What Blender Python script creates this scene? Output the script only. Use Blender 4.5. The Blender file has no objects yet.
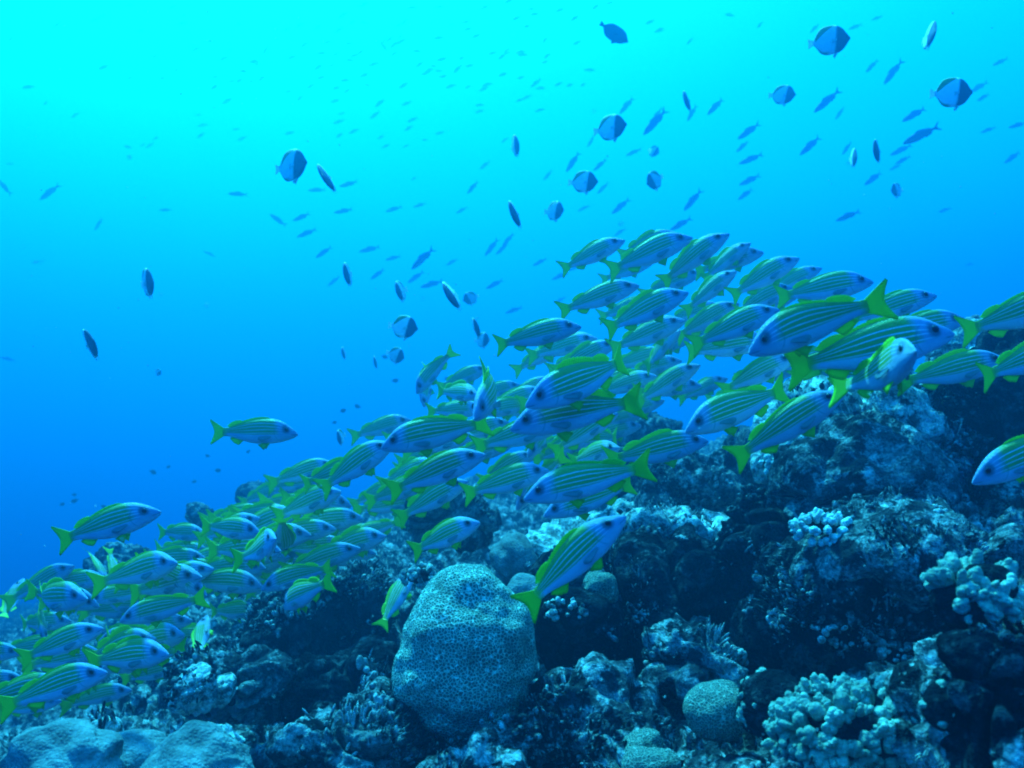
import bpy, math, random
import numpy as np
from mathutils import Vector, Matrix

scene = bpy.context.scene
col = scene.collection
R = math.radians

# ------------------------------------------------------------------ camera
F = 804.0                      # focal length in pixels of the 1024 px wide frame
PITCH = R(8.0)
cam_d = bpy.data.cameras.new("camera")
cam = bpy.data.objects.new("camera", cam_d)
col.objects.link(cam)
cam.location = (0, 0, 0)
cam.rotation_euler = (math.pi / 2 + PITCH, 0, 0)
cam_d.sensor_width = 36.0
cam_d.lens = 36.0 * F / 1024.0
cam_d.clip_start = 0.05
cam_d.clip_end = 500
scene.camera = cam
cam_d.dof.use_dof = True
cam_d.dof.focus_distance = 1.75
cam_d.dof.aperture_fstop = 5.6

# ------------------------------------------------------------------ world: the light field of open water
world = bpy.data.worlds.new("World")
scene.world = world
world.use_nodes = True
wn = world.node_tree
wn.nodes.clear()
w_out = wn.nodes.new("ShaderNodeOutputWorld")
w_bg = wn.nodes.new("ShaderNodeBackground")
w_tc = wn.nodes.new("ShaderNodeTexCoord")
w_dot = wn.nodes.new("ShaderNodeVectorMath"); w_dot.operation = 'DOT_PRODUCT'
w_nrm = wn.nodes.new("ShaderNodeVectorMath"); w_nrm.operation = 'NORMALIZE'
gl = Vector((-0.04, 0.10, 0.98)).normalized()        # towards the bright surface overhead
w_dot.inputs[1].default_value = gl
w_map = wn.nodes.new("ShaderNodeMapRange")
w_map.inputs[1].default_value = -1.0
w_map.inputs[2].default_value = 1.0
w_rmp = wn.nodes.new("ShaderNodeValToRGB")
WORLD_STOPS = [
    (0.00, (0.000, 0.004, 0.05)),
    (0.42, (0.000, 0.012, 0.16)),
    (0.52, (0.000, 0.075, 1.15)),
    (0.60, (0.000, 0.310, 1.20)),
    (0.68, (0.000, 0.480, 1.20)),
    (0.76, (0.000, 0.560, 1.15)),
    (0.83, (0.005, 0.640, 1.15)),
    (1.00, (0.040, 0.600, 1.45)),
]
cr = w_rmp.color_ramp
while len(cr.elements) < len(WORLD_STOPS):
    cr.elements.new(0.5)
for e, (p, c) in zip(cr.elements, WORLD_STOPS):
    e.position = p
    e.color = (*c, 1)
wn.links.new(w_tc.outputs['Generated'], w_nrm.inputs[0])
wn.links.new(w_nrm.outputs['Vector'], w_dot.inputs[0])
wn.links.new(w_dot.outputs['Value'], w_map.inputs[0])
wn.links.new(w_map.outputs[0], w_rmp.inputs[0])
# world dimmed behind the camera to deepen reef shade; no wall is built there
w_dot2 = wn.nodes.new("ShaderNodeVectorMath"); w_dot2.operation = 'DOT_PRODUCT'
w_dot2.inputs[1].default_value = Vector((-0.25, 0.95, 0.15)).normalized()
w_map2 = wn.nodes.new("ShaderNodeMapRange"); w_map2.interpolation_type = 'SMOOTHSTEP'
w_map2.inputs[1].default_value = -0.45; w_map2.inputs[2].default_value = 0.55
w_map2.inputs[3].default_value = 0.85; w_map2.inputs[4].default_value = 1.0
w_mul = wn.nodes.new("ShaderNodeVectorMath"); w_mul.operation = 'SCALE'
wn.links.new(w_nrm.outputs['Vector'], w_dot2.inputs[0])
wn.links.new(w_dot2.outputs['Value'], w_map2.inputs[0])
wn.links.new(w_rmp.outputs[0], w_mul.inputs[0]); wn.links.new(w_map2.outputs[0], w_mul.inputs['Scale'])
wn.links.new(w_mul.outputs['Vector'], w_bg.inputs[0])
wn.links.new(w_bg.outputs[0], w_out.inputs[0])
w_bg.inputs[1].default_value = 0.66

# ------------------------------------------------------------------ sun through the water
sun_d = bpy.data.lights.new("sun", 'SUN')
sun_d.energy = 5.0
sun_d.angle = R(5)
sun_d.color = (0.055, 0.95, 1.0)
sun = bpy.data.objects.new("sun", sun_d)
col.objects.link(sun)
sdir = Vector((0.26, -0.36, -0.90)).normalized()     # direction the light travels
sun.rotation_euler = sdir.to_track_quat('-Z', 'Y').to_euler()

scene.view_settings.view_transform = 'Standard'
scene.view_settings.look = 'None'
scene.view_settings.gamma = 1
scene.view_settings.exposure = 2.05
scene.render.engine = 'CYCLES'
cy = scene.cycles
cy.use_denoising = True
try:
    cy.denoiser = 'OPENIMAGEDENOISE'
except Exception:
    pass
cy.max_bounces = 5
cy.diffuse_bounces = 2
cy.glossy_bounces = 2
cy.transmission_bounces = 2
cy.transparent_max_bounces = 4
cy.volume_bounces = 0
cy.filter_width = 2.0
cy.caustics_reflective = False
cy.caustics_refractive = False
cy.sample_clamp_indirect = 4

HAZE_COLOR = (0.02, 0.41, 1.0, 1)
HAZE_DENSITY = 0.104
HAZE_G = 0.7

# ------------------------------------------------------------------ helpers
CP, SP = math.cos(PITCH), math.sin(PITCH)
RIGHT = np.array([1.0, 0, 0]); FWD = np.array([0, CP, SP]); UP = np.array([0, -SP, CP])
def at(px, py, d):
    """world point seen at a pixel of the photo, d metres in front of the lens"""
    return FWD * d + RIGHT * ((px - 512) * d / F) + UP * ((384 - py) * d / F)

def tag(o, label=None, cat=None, group=None, kind=None):
    if label: o['label'] = label
    if cat: o['category'] = cat
    if group: o['group'] = group
    if kind: o['kind'] = kind
    return o

def mesh_from(name, V, Fc, mats, midx=None, smooth=True, uv=None):
    me = bpy.data.meshes.new(name)
    V = np.asarray(V, dtype=np.float32); 
    if isinstance(Fc, np.ndarray):
        n = len(Fc); k = Fc.shape[1]
        me.vertices.add(len(V)); me.vertices.foreach_set('co', V.ravel())
        me.loops.add(n * k); me.loops.foreach_set('vertex_index', Fc.ravel().astype(np.int32))
        me.polygons.add(n)
        me.polygons.foreach_set('loop_start', np.arange(0, n * k, k, dtype=np.int32))
        me.update(calc_edges=True)
    else:
        me.from_pydata([tuple(map(float, v)) for v in V], [], [tuple(f) for f in Fc])
    for m in mats: me.materials.append(m)
    if midx is not None:
        me.polygons.foreach_set('material_index', np.asarray(midx, dtype=np.int32))
    if smooth:
        me.polygons.foreach_set('use_smooth', np.ones(len(me.polygons), dtype=bool))
    if uv is not None:                     # per-vertex uv
        l = me.uv_layers.new(name='UVMap')
        vi = np.empty(len(me.loops), dtype=np.int32); me.loops.foreach_get('vertex_index', vi)
        l.data.foreach_set('uv', np.asarray(uv, dtype=np.float32)[vi].ravel())
    me.validate(verbose=False)
    me.update()
    return me

def link(name, me, parent=None):
    o = bpy.data.objects.new(name, me); col.objects.link(o)
    if parent: o.parent = parent
    return o

# --- numpy noise
def _h(ix, iy, iz, s):
    n = (ix * 374761393 + iy * 668265263 + iz * 2147483647 + s * 1274126177) & 0xffffffff
    n = ((n ^ (n >> 13)) * 1274126177) & 0xffffffff
    n = ((n ^ (n >> 16)) * 2246822519) & 0xffffffff
    return ((n ^ (n >> 15)) & 0xffffff) / float(0xffffff)
def vnoise(P, s=0):
    I = np.floor(P).astype(np.int64); f = P - I; w = f * f * f * (f * (f * 6 - 15) + 10)
    out = np.zeros(len(P))
    for dx in (0, 1):
        wx = w[:, 0] if dx else 1 - w[:, 0]
        for dy in (0, 1):
            wy = w[:, 1] if dy else 1 - w[:, 1]
            for dz in (0, 1):
                wz = w[:, 2] if dz else 1 - w[:, 2]
                out += wx * wy * wz * _h(I[:, 0] + dx, I[:, 1] + dy, I[:, 2] + dz, s)
    return out * 2 - 1
def fbm(P, o=4, s=0, g=0.5):
    a = 1.0; r = np.zeros(len(P)); Q = P.copy()
    for k in range(o):
        r += a * vnoise(Q, s + k); a *= g; Q = Q * 2.03 + 7.3
    return r
def billow(P, o=3, s=0):
    a = 1.0; r = np.zeros(len(P)); Q = P.copy()
    for k in range(o):
        r += a * np.abs(vnoise(Q, s + k)); a *= 0.5; Q = Q * 2.1 + 3.1
    return r
def worley(P, s=0):
    I = np.floor(P).astype(np.int64); best = np.full(len(P), 9.0)
    for dx in (-1, 0, 1):
        for dy in (-1, 0, 1):
            for dz in (-1, 0, 1):
                cx, cy_, cz = I[:, 0] + dx, I[:, 1] + dy, I[:, 2] + dz
                d = (cx + _h(cx, cy_, cz, s + 11) - P[:, 0]) ** 2 + (cy_ + _h(cx, cy_, cz, s + 12) - P[:, 1]) ** 2 + (cz + _h(cx, cy_, cz, s + 13) - P[:, 2]) ** 2
                best = np.minimum(best, d)
    return np.sqrt(best)

def reef_disp(P, s=0, k=1.0, knob=1.0):
    """roughness of living reef rock, in metres, along the normal"""
    warp = P + 0.07 * np.stack([vnoise(P * 6, s + 50), vnoise(P * 6, s + 51), vnoise(P * 6, s + 52)], 1)
    d = 0.085 * fbm(warp * 2.6, 2, s)
    d += 0.085 * (billow(warp * 5.5, 2, s + 20) - 0.45)
    d -= 0.060 * np.clip(0.22 - np.abs(vnoise(warp * 7.5, s + 23)), 0, 1) / 0.22     # clefts
    m = np.clip(vnoise(P * 3.7, s + 31) * 1.8 + 0.5, 0, 1)
    d += knob * 0.036 * (0.50 - worley(warp * 13, s + 3)) * (0.35 + 0.65 * m)
    d += knob * 0.020 * (0.55 - worley(P * 33, s + 5)) * (1.0 - 0.5 * m)
    d += 0.013 * billow(P * 40, 3, s + 8)
    return d * k

# ------------------------------------------------------------------ materials
def new_mat(name):
    m = bpy.data.materials.new(name); m.use_nodes = True
    nt = m.node_tree
    b = nt.nodes['Principled BSDF']
    return m, nt, b
def N(nt, t, **kw):
    n = nt.nodes.new(t)
    for k, v in kw.items(): setattr(n, k, v)
    return n
def ramp(nt, src, stops, interp='LINEAR'):
    r = nt.nodes.new("ShaderNodeValToRGB"); r.color_ramp.interpolation = interp
    el = r.color_ramp.elements
    while len(el) < len(stops): el.new(0.5)
    for e, (p, c) in zip(el, stops):
        e.position = p
        e.color = (*c, 1) if isinstance(c, tuple) else (c, c, c, 1)
    nt.links.new(src, r.inputs[0])
    return r.outputs[0]
def mixc(nt, fac, a, b, mode='MIX'):
    m = nt.nodes.new("ShaderNodeMix"); m.data_type = 'RGBA'; m.blend_type = mode
    for s, v in ((0, fac), (6, a), (7, b)):
        if hasattr(v, 'is_output'): nt.links.new(v, m.inputs[s])
        else: m.inputs[s].default_value = v if s == 0 else (*v, 1)
    return m.outputs[2]
def math_(nt, op, a, b=None, c=None, clamp=False):
    m = nt.nodes.new("ShaderNodeMath"); m.operation = op; m.use_clamp = clamp
    for i, v in enumerate((a, b, c)):
        if v is None: continue
        if hasattr(v, 'is_output'): nt.links.new(v, m.inputs[i])
        else: m.inputs[i].default_value = v
    return m.outputs[0]
def noise(nt, vec, scale, detail=4, rough=0.6):
    n = nt.nodes.new("ShaderNodeTexNoise"); n.inputs['Scale'].default_value = scale
    n.inputs['Detail'].default_value = detail; n.inputs['Roughness'].default_value = rough
    nt.links.new(vec, n.inputs['Vector']); return n.outputs[0]
def voro(nt, vec, scale, feat='F1'):
    n = nt.nodes.new("ShaderNodeTexVoronoi"); n.feature = feat; n.inputs['Scale'].default_value = scale
    nt.links.new(vec, n.inputs['Vector']); return n.outputs['Distance']

def reef_material(name, dark, mid, pale, pale_amt=0.5, patch=7.0, bump=0.6):
    
    m, nt, b = new_mat(name)
    tc = N(nt, "ShaderNodeTexCoord"); v = tc.outputs['Object']
    n1 = noise(nt, v, patch, 5, 0.65)
    n2 = noise(nt, v, patch * 4.5, 5, 0.7)
    n3 = noise(nt, v, 150, 3, 0.6)
    vo = voro(nt, v, 55)
    c = ramp(nt, n1, [(0.42 - 0.08 * pale_amt, dark), (0.58 - 0.08 * pale_amt, mid), (0.74 - 0.12 * pale_amt, pale)])
    c = mixc(nt, ramp(nt, n2, [(0.54 - 0.13 * pale_amt, 0.0), (0.68 - 0.13 * pale_amt, 1.0)]), c, pale)
    # encrusting dark turf patches
    c = mixc(nt, ramp(nt, noise(nt, v, patch * 2.2, 6, 0.75), [(0.50 - 0.1 * (1 - pale_amt), 0.0), (0.60, 0.9)]), c, dark)
    c = mixc(nt, 0.55, c, ramp(nt, n3, [(0.32, 0.30), (0.58, 1.0)]), 'MULTIPLY')
    # scattered pale chips and polyps
    ch = ramp(nt, voro(nt, v, 75), [(0.16, 1.0), (0.30, 0.0)])
    c = mixc(nt, math_(nt, 'MULTIPLY', ch, ramp(nt, noise(nt, v, 11, 4, 0.7), [(0.54, 0.0), (0.66, 0.4)])), c, tuple(min(.85, x * 1.5) for x in pale))
    nt.links.new(c, b.inputs['Base Color'])
    b.inputs['Roughness'].default_value = 0.85
    b.inputs['Specular IOR Level'].default_value = 0.03
    h = math_(nt, 'ADD', math_(nt, 'MULTIPLY', n2, 0.8), math_(nt, 'MULTIPLY', n3, 0.5))
    h = math_(nt, 'SUBTRACT', h, math_(nt, 'MULTIPLY', vo, 0.5))
    bp = N(nt, "ShaderNodeBump"); bp.inputs['Strength'].default_value = bump; bp.inputs['Distance'].default_value = 0.02
    nt.links.new(h, bp.inputs['Height']); nt.links.new(bp.outputs[0], b.inputs['Normal'])
    return m

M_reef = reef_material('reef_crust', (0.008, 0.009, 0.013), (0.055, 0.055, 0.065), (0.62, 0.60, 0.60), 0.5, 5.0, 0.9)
M_pale = reef_material('pale_sunlit_crust', (0.018, 0.018, 0.022), (0.30, 0.29, 0.28), (0.80, 0.77, 0.72), 1.0, 6.0, 0.9)  # pale crust, whitened further so the colour carries sunlit highlights
M_dark = reef_material('shade_dark_rock', (0.003, 0.004, 0.007), (0.012, 0.013, 0.020), (0.16, 0.155, 0.165), 0.3, 6.0, 0.9)  # near-black rock: the reef's shade is put into the base colour

def smooth_coral_material(name, a, c_):
    m, nt, b = new_mat(name)
    tc = N(nt, "ShaderNodeTexCoord"); v = tc.outputs['Object']
    c = ramp(nt, noise(nt, v, 14, 5, 0.6), [(0.35, a), (0.65, c_)])
    c = mixc(nt, 0.35, c, ramp(nt, noise(nt, v, 160, 3, 0.6), [(0.35, 0.3), (0.65, 1.0)]), 'MULTIPLY')
    nt.links.new(c, b.inputs['Base Color'])
    b.inputs['Roughness'].default_value = 0.8; b.inputs['Specular IOR Level'].default_value = 0.15
    h = math_(nt, 'ADD', noise(nt, v, 45, 6, 0.7), math_(nt, 'MULTIPLY', voro(nt, v, 200), -0.5))
    bp = N(nt, "ShaderNodeBump"); bp.inputs['Strength'].default_value = 0.55; bp.inputs['Distance'].default_value = 0.01
    nt.links.new(h, bp.inputs['Height']); nt.links.new(bp.outputs[0], b.inputs['Normal'])
    return m
M_porites = smooth_coral_material('mounding_coral', (0.08, 0.08, 0.085), (0.34, 0.33, 0.32))
M_finger = smooth_coral_material('finger_coral_skin', (0.17, 0.19, 0.15), (0.48, 0.52, 0.42))
M_white = smooth_coral_material('white_tip_coral', (0.40, 0.40, 0.38), (0.80, 0.80, 0.76))

def honeycomb_material(name, wall, pit, scale):
    m, nt, b = new_mat(name)
    tc = N(nt, "ShaderNodeTexCoord"); v = tc.outputs['Object']
    nv = N(nt, "ShaderNodeTexNoise"); nv.inputs['Scale'].default_value = 22; nt.links.new(v, nv.inputs['Vector'])
    va = N(nt, "ShaderNodeVectorMath", operation='MULTIPLY_ADD')
    nt.links.new(nv.outputs['Color'], va.inputs[0]); va.inputs[1].default_value = (0.012,) * 3; nt.links.new(v, va.inputs[2])
    d = voro(nt, va.outputs[0], scale, 'DISTANCE_TO_EDGE')
    f = ramp(nt, d, [(0.03, 0.0), (0.17, 1.0)])
    c = mixc(nt, f, wall, pit)
    c = mixc(nt, ramp(nt, noise(nt, v, 14, 4, 0.6), [(0.52, 0.0), (0.66, 0.6)]), c, tuple(x * 0.35 for x in pit))
    nt.links.new(c, b.inputs['Base Color'])
    b.inputs['Roughness'].default_value = 0.8; b.inputs['Specular IOR Level'].default_value = 0.12
    bp = N(nt, "ShaderNodeBump"); bp.inputs['Strength'].default_value = 0.9; bp.inputs['Distance'].default_value = 0.006
    nt.links.new(math_(nt, 'SUBTRACT', 1.0, f), bp.inputs['Height']); nt.links.new(bp.outputs[0], b.inputs['Normal'])
    return m
M_brain = honeycomb_material('honeycomb_coral_skin', (0.66, 0.72, 0.60), (0.08, 0.11, 0.09), 165)
M_brain_small = honeycomb_material('small_honeycomb_coral_skin', (0.42, 0.42, 0.34), (0.10, 0.11, 0.09), 190)

# ------------------------------------------------------------------ seabed
def g_slope(u):
    return np.interp(u, [-1.2, -0.64, -0.39, -0.21, 0, .16, .36, .7, 1.3], [-.20, -.115, -.02, .045, .075, .10, .115, .12, .12])
def h_base(u):
    return np.interp(u, [-1.2, -.64, 0, .3, .64, 1.3], [.72, .68, .62, .54, .47, .40])
BUMPS = [  # px, depth, width m, depth m, height m
    (880, 2.30, .42, .34, .34), (770, 2.05, .22, .20, .16), (640, 2.35, .26, .26, .20), (1010, 1.9, .40, .5, .22),
    (715, 1.70, .16, .22, -.14), (870, 1.55, .22, .16, -.12), (560, 1.75, .14, .18, -.10), (330, 2.6, .4, .3, -.05),
    (1040, 1.05, .22, .35, .16), (250, 1.9, .3, .25, .06)]
def ground(x, y):
    u = x / np.maximum(y, 0.2)
    yy = np.minimum(y, 9.0)
    z = -h_base(u) + yy * g_slope(u) - np.maximum(y - 9.0, 0) * 0.12
    for px, d, wx, wy, h in BUMPS:
        cx = (px - 512) / F * d
        z = z + h * np.exp(-((x - cx) / wx) ** 2 - ((y - d) / wy) ** 2)
    return z
nu, ny = 760, 640
uu = np.linspace(-1.15, 1.25, nu); yy = np.exp(np.linspace(math.log(0.42), math.log(26.0), ny))
U, Y = np.meshgrid(uu, yy)
X = U * Y
Z = ground(X, Y)
P = np.stack([X, Y, Z], 2)
def grid_normals(P):
    du = np.gradient(P, axis=1); dv = np.gradient(P, axis=0)
    n = np.cross(du, dv); n /= np.linalg.norm(n, axis=2, keepdims=True) + 1e-9
    n[n[:, :, 2] < 0] *= -1
    return n
flat = P.reshape(-1, 3)
nrm = grid_normals(P).reshape(-1, 3)
bigd = 0.16 * fbm(flat * np.array([1.1, 1.1, 1.1]), 2, 77) * np.clip((flat[:, 1] - 1.2) / 2, 0, 1)
flat = flat + nrm * bigd[:, None]
d = reef_disp(flat, 0, 1.0)
far = np.clip((flat[:, 1] - 3) / 6, 0, 1)
flat2 = flat + nrm * (d * (1 + 0.8 * far))[:, None]
# second pass: displace again along the new normals, which undercuts the lumps
n2 = grid_normals(flat2.reshape(P.shape)).reshape(-1, 3)
flat3 = flat2 + n2 * (0.035 * (0.5 - worley(flat2 * 9.0, 91)) + 0.02 * fbm(flat2 * 16, 2, 92))[:, None]
ii = np.arange(nu * ny).reshape(ny, nu)
quads = np.stack([ii[:-1, :-1], ii[:-1, 1:], ii[1:, 1:], ii[1:, :-1]], 2).reshape(-1, 4)
reef = link('seabed', mesh_from('seabed', flat3, quads, [M_reef]))
tag(reef, 'rough crusted coral reef slope rising to the right', kind='structure')
GV = flat3

def lowest_near(x, y):
    i = np.argmin((GV[:, 0] - x) ** 2 + (GV[:, 1] - y) ** 2)
    return GV[i, 2]

# ------------------------------------------------------------------ rocks and coral heads
GROW, GROWN = [], []
_ico = {}
def ico(n):
    if n not in _ico:
        import bmesh
        bm = bmesh.new(); bmesh.ops.create_icosphere(bm, subdivisions=n, radius=1.0)
        V = np.array([v.co[:] for v in bm.verts]); Fc = np.array([[v.index for v in f.verts] for f in bm.faces])
        bm.free(); _ico[n] = (V / np.linalg.norm(V, axis=1, keepdims=True), Fc)
    return _ico[n]

def rock(name, label, cat, px, py, d, rx, ry, mat, rz=None, seed=0, k=1.0, knob=1.0, sub=6, tilt=0, lobes=(), group=None, power=2.0, und=0.0):
    """lumpy body centred at a pixel/depth; rx, ry are its half width and half height in photo pixels"""
    V, Fc = ico(sub)
    a = rx * d / F; h = ry * d / F; b = a * (rz if rz else 0.9)
    S = V.copy()
    if power != 2.0:
        r = (np.abs(S) ** power).sum(1) ** (-1 / power); S = S * r[:, None]
    r = np.ones(len(V))
    for (lx, ly, lz, amt, sharp) in lobes:
        L = np.array([lx, ly, lz]); L = L / np.linalg.norm(L)
        r += amt * np.exp(-sharp * (1 - V @ L))
    S = S * r[:, None] * np.array([a, b, h])
    c = at(px, py, d)
    ct, st = math.cos(R(tilt)), math.sin(R(tilt))
    S = np.stack([S[:, 0] * ct - S[:, 2] * st, S[:, 1], S[:, 0] * st + S[:, 2] * ct], 1)
    n = V / np.array([a, b, h]); n /= np.linalg.norm(n, axis=1, keepdims=True)
    n = np.stack([n[:, 0] * ct - n[:, 2] * st, n[:, 1], n[:, 0] * st + n[:, 2] * ct], 1)
    S = S + n * reef_disp(S + seed * 3.7, seed, k, knob)[:, None]
    if und:                                # soft swellings
        Q = S * np.array([1, 1, 1.7])
        S = S + n * (und * (.016 * vnoise(Q * 11, seed) + .010 * vnoise(Q * 21, seed + 1) + .003 * vnoise(Q * 50, seed + 2)))[:, None]
    me = mesh_from(name, S, Fc, [mat])
    o = link(name, me); o.location = Vector(c)
    if cat == 'boulder':
        up_ = n[:, 2] > -.15
        GROW.append((S + c)[up_]); GROWN.append(n[up_])
    tag(o, label, cat, group)
    return o

ROCKS = 'rocks of the reef'
rock('coral_boulder', 'lumpy boulder left of the brain coral with a pale left lobe', 'boulder', 240, 688, 1.75, 50, 38, M_reef, seed=3, k=.6, lobes=[(1, 0, .8, .25, 6)], group=ROCKS)
rock('coral_boulder', 'bright sunlit lobe on the left shoulder of the dark boulder', 'boulder', 202, 694, 1.62, 30, 24, M_pale, seed=4, k=.45, group=ROCKS, tilt=12)  # sunlit side of the boulder, painted as a separate paler rock
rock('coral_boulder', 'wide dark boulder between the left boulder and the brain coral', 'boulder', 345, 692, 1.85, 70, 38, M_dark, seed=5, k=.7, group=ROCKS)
rock('mounding_coral', 'smooth pale coral mound in the bottom left corner', 'coral', 64, 776, 1.25, 50, 56, M_porites, seed=6, k=.14, knob=.35, tilt=10, und=.7, group='smooth mounding corals')
rock('mounding_coral', 'smooth rounded coral mound at the bottom edge left of centre', 'coral', 200, 790, 1.18, 60, 56, M_porites, seed=7, k=.14, knob=.4, und=.8, tilt=-6, group='smooth mounding corals')
rock('mounding_coral', 'small coral head between the two smooth bottom left mounds', 'coral', 132, 764, 1.36, 32, 27, M_porites, seed=17, k=.30, knob=.8, und=.5, group='smooth mounding corals')
rock('coral_boulder', 'small rough lump crowning the gap between the bottom left mounds', 'boulder', 108, 738, 1.42, 15, 12, M_pale, seed=27, k=.25, knob=.8, sub=5, group=ROCKS)
rock('coral_boulder', 'bright crusted rock edge above the smooth bottom left mound', 'boulder', 212, 742, 1.40, 40, 16, M_pale, seed=28, k=.5, knob=1.0, sub=6, group=ROCKS)
rock('coral_boulder', 'knobbly rock at the bottom edge left of the brain coral', 'boulder', 352, 752, 1.45, 66, 42, M_reef, seed=8, k=.9, knob=1.4, group=ROCKS)
rock('coral_boulder', 'small shaded rock with a pale upper left corner under the fish', 'boulder', 292, 630, 2.25, 42, 36, M_dark, seed=9, k=.6, group=ROCKS)
rock('coral_boulder', 'tall leaning slab of rock behind the left boulders', 'boulder', 352, 622, 2.35, 44, 58, M_dark, seed=10, k=.6, tilt=-20, group=ROCKS)
rock('mounding_coral', 'small pale topped coral knob behind the brain coral', 'coral', 517, 566, 2.1, 24, 30, M_porites, seed=11, k=.35, knob=.5, sub=5, group='smooth mounding corals')
rock('mounding_coral', 'low round coral dome touching the right rim of the brain coral', 'coral', 522, 592, 1.8, 17, 16, M_porites, seed=12, k=.2, knob=.3, sub=5, group='smooth mounding corals')
rock('coral_boulder', 'dark round headed boulder with bright cap below the middle of the school', 'boulder', 692, 500, 2.75, 46, 38, M_reef, seed=13, k=.6, group=ROCKS)
rock('coral_boulder', 'broad sunlit pale crusted ridge right of the nose-up snapper', 'boulder', 640, 566, 2.25, 108, 56, M_pale, seed=14, k=1.0, knob=1.3, group=ROCKS)
rock('coral_boulder', 'shade-darkened rock face under the pale central ridge', 'boulder', 640, 615, 1.98, 92, 50, M_dark, seed=15, k=.9, group=ROCKS)  # shaded side of the ridge, painted as a separate near-black rock
rock('coral_boulder', 'shade-blackened boulder in the hollow left of the knobbly white coral', 'boulder', 752, 548, 1.95, 56, 74, M_dark, seed=16, k=.8, group=ROCKS)  # shade of the hollow is carried by the near-black colour
rock('coral_boulder', 'large sunlit pale crusted boulder forming the crest under the right of the school', 'boulder', 880, 452, 2.15, 112, 60, M_pale, seed=18, k=1.0, knob=1.4, tilt=-6, group=ROCKS)
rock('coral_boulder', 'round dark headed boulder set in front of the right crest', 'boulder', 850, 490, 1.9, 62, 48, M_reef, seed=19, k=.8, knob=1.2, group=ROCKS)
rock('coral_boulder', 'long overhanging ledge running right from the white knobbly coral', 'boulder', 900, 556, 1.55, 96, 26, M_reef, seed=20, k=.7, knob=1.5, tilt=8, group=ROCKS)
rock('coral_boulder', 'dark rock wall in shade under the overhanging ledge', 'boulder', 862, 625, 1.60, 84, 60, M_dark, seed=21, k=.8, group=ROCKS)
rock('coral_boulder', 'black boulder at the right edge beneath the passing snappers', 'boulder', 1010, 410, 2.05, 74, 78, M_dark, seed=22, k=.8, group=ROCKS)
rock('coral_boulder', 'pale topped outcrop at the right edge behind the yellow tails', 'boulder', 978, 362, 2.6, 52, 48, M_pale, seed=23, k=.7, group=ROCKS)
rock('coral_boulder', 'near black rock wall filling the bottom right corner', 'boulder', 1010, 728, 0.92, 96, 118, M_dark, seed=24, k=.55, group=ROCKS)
rock('coral_boulder', 'crusted slope of rock at the bottom edge right of the brain coral', 'boulder', 575, 742, 1.5, 80, 46, M_reef, seed=25, k=.8, knob=1.4, group=ROCKS)
rock('coral_boulder', 'rough pale rock right of the knobbly coral dome at the bottom', 'boulder', 700, 660, 1.62, 62, 34, M_reef, seed=26, k=.9, knob=1.6, group=ROCKS)
for i, (px, py, dd, rx, ry, lab) in enumerate([
    (205, 516, 4.3, 20, 17, 'round dark coral head on the far slope left of the school'),
    (236, 514, 4.6, 16, 13, 'smaller coral head right of the round far coral head'),
    (268, 500, 5.2, 22, 14, 'faint blue coral head on the far slope under the lone snapper'),
    (650, 432, 4.2, 40, 24, 'hazy blue coral head seen through the gap in the school'),
    (600, 470, 3.6, 44, 22, 'hazy rubble mound under the left-facing snappers'),
    (760, 470, 3.0, 40, 28, 'pale blue mound between the central ridge and right crest'),
    (130, 566, 3.9, 34, 20, 'faint coral head behind the left end of the school'),
    (440, 520, 3.0, 50, 36, 'shaded rock behind the snappers above the brain coral')]):
    rock('coral_boulder', lab, 'boulder', px, py, dd, rx, ry, M_reef, seed=40 + i, k=.9, sub=5, group=ROCKS)

# the big brain coral
rock('brain_coral', 'large domed honeycomb textured brain coral in the foreground', 'coral', 467, 656, 1.56, 67, 87, M_brain, seed=74, k=.06, knob=0.5, power=2.05, und=.65,
     lobes=[(-1, -.25, -.5, .16, 12), (-.45, -.8, .5, .04, 16), (.5, -.9, -.6, .04, 16)], rz=.95)
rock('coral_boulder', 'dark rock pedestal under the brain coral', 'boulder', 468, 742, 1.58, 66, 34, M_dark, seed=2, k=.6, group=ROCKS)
for i, (px, py, dd, rx, ry, lab) in enumerate([
    (598, 587, 1.75, 17, 14, 'small honeycomb coral dome below the nose-up snapper'),
    (725, 712, 1.34, 27, 20, 'honeycomb coral dome left of the branching finger coral'),
    (640, 745, 1.30, 24, 17, 'small honeycomb dome near the bottom edge'),
    (652, 768, 1.20, 20, 14, 'lowest honeycomb dome cut by the bottom edge')]):
    rock('brain_coral', lab, 'coral', px, py, dd, rx, ry, M_brain_small, seed=60 + i, k=.32, knob=.7, sub=5, und=.35, group='small honeycomb corals')

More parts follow.
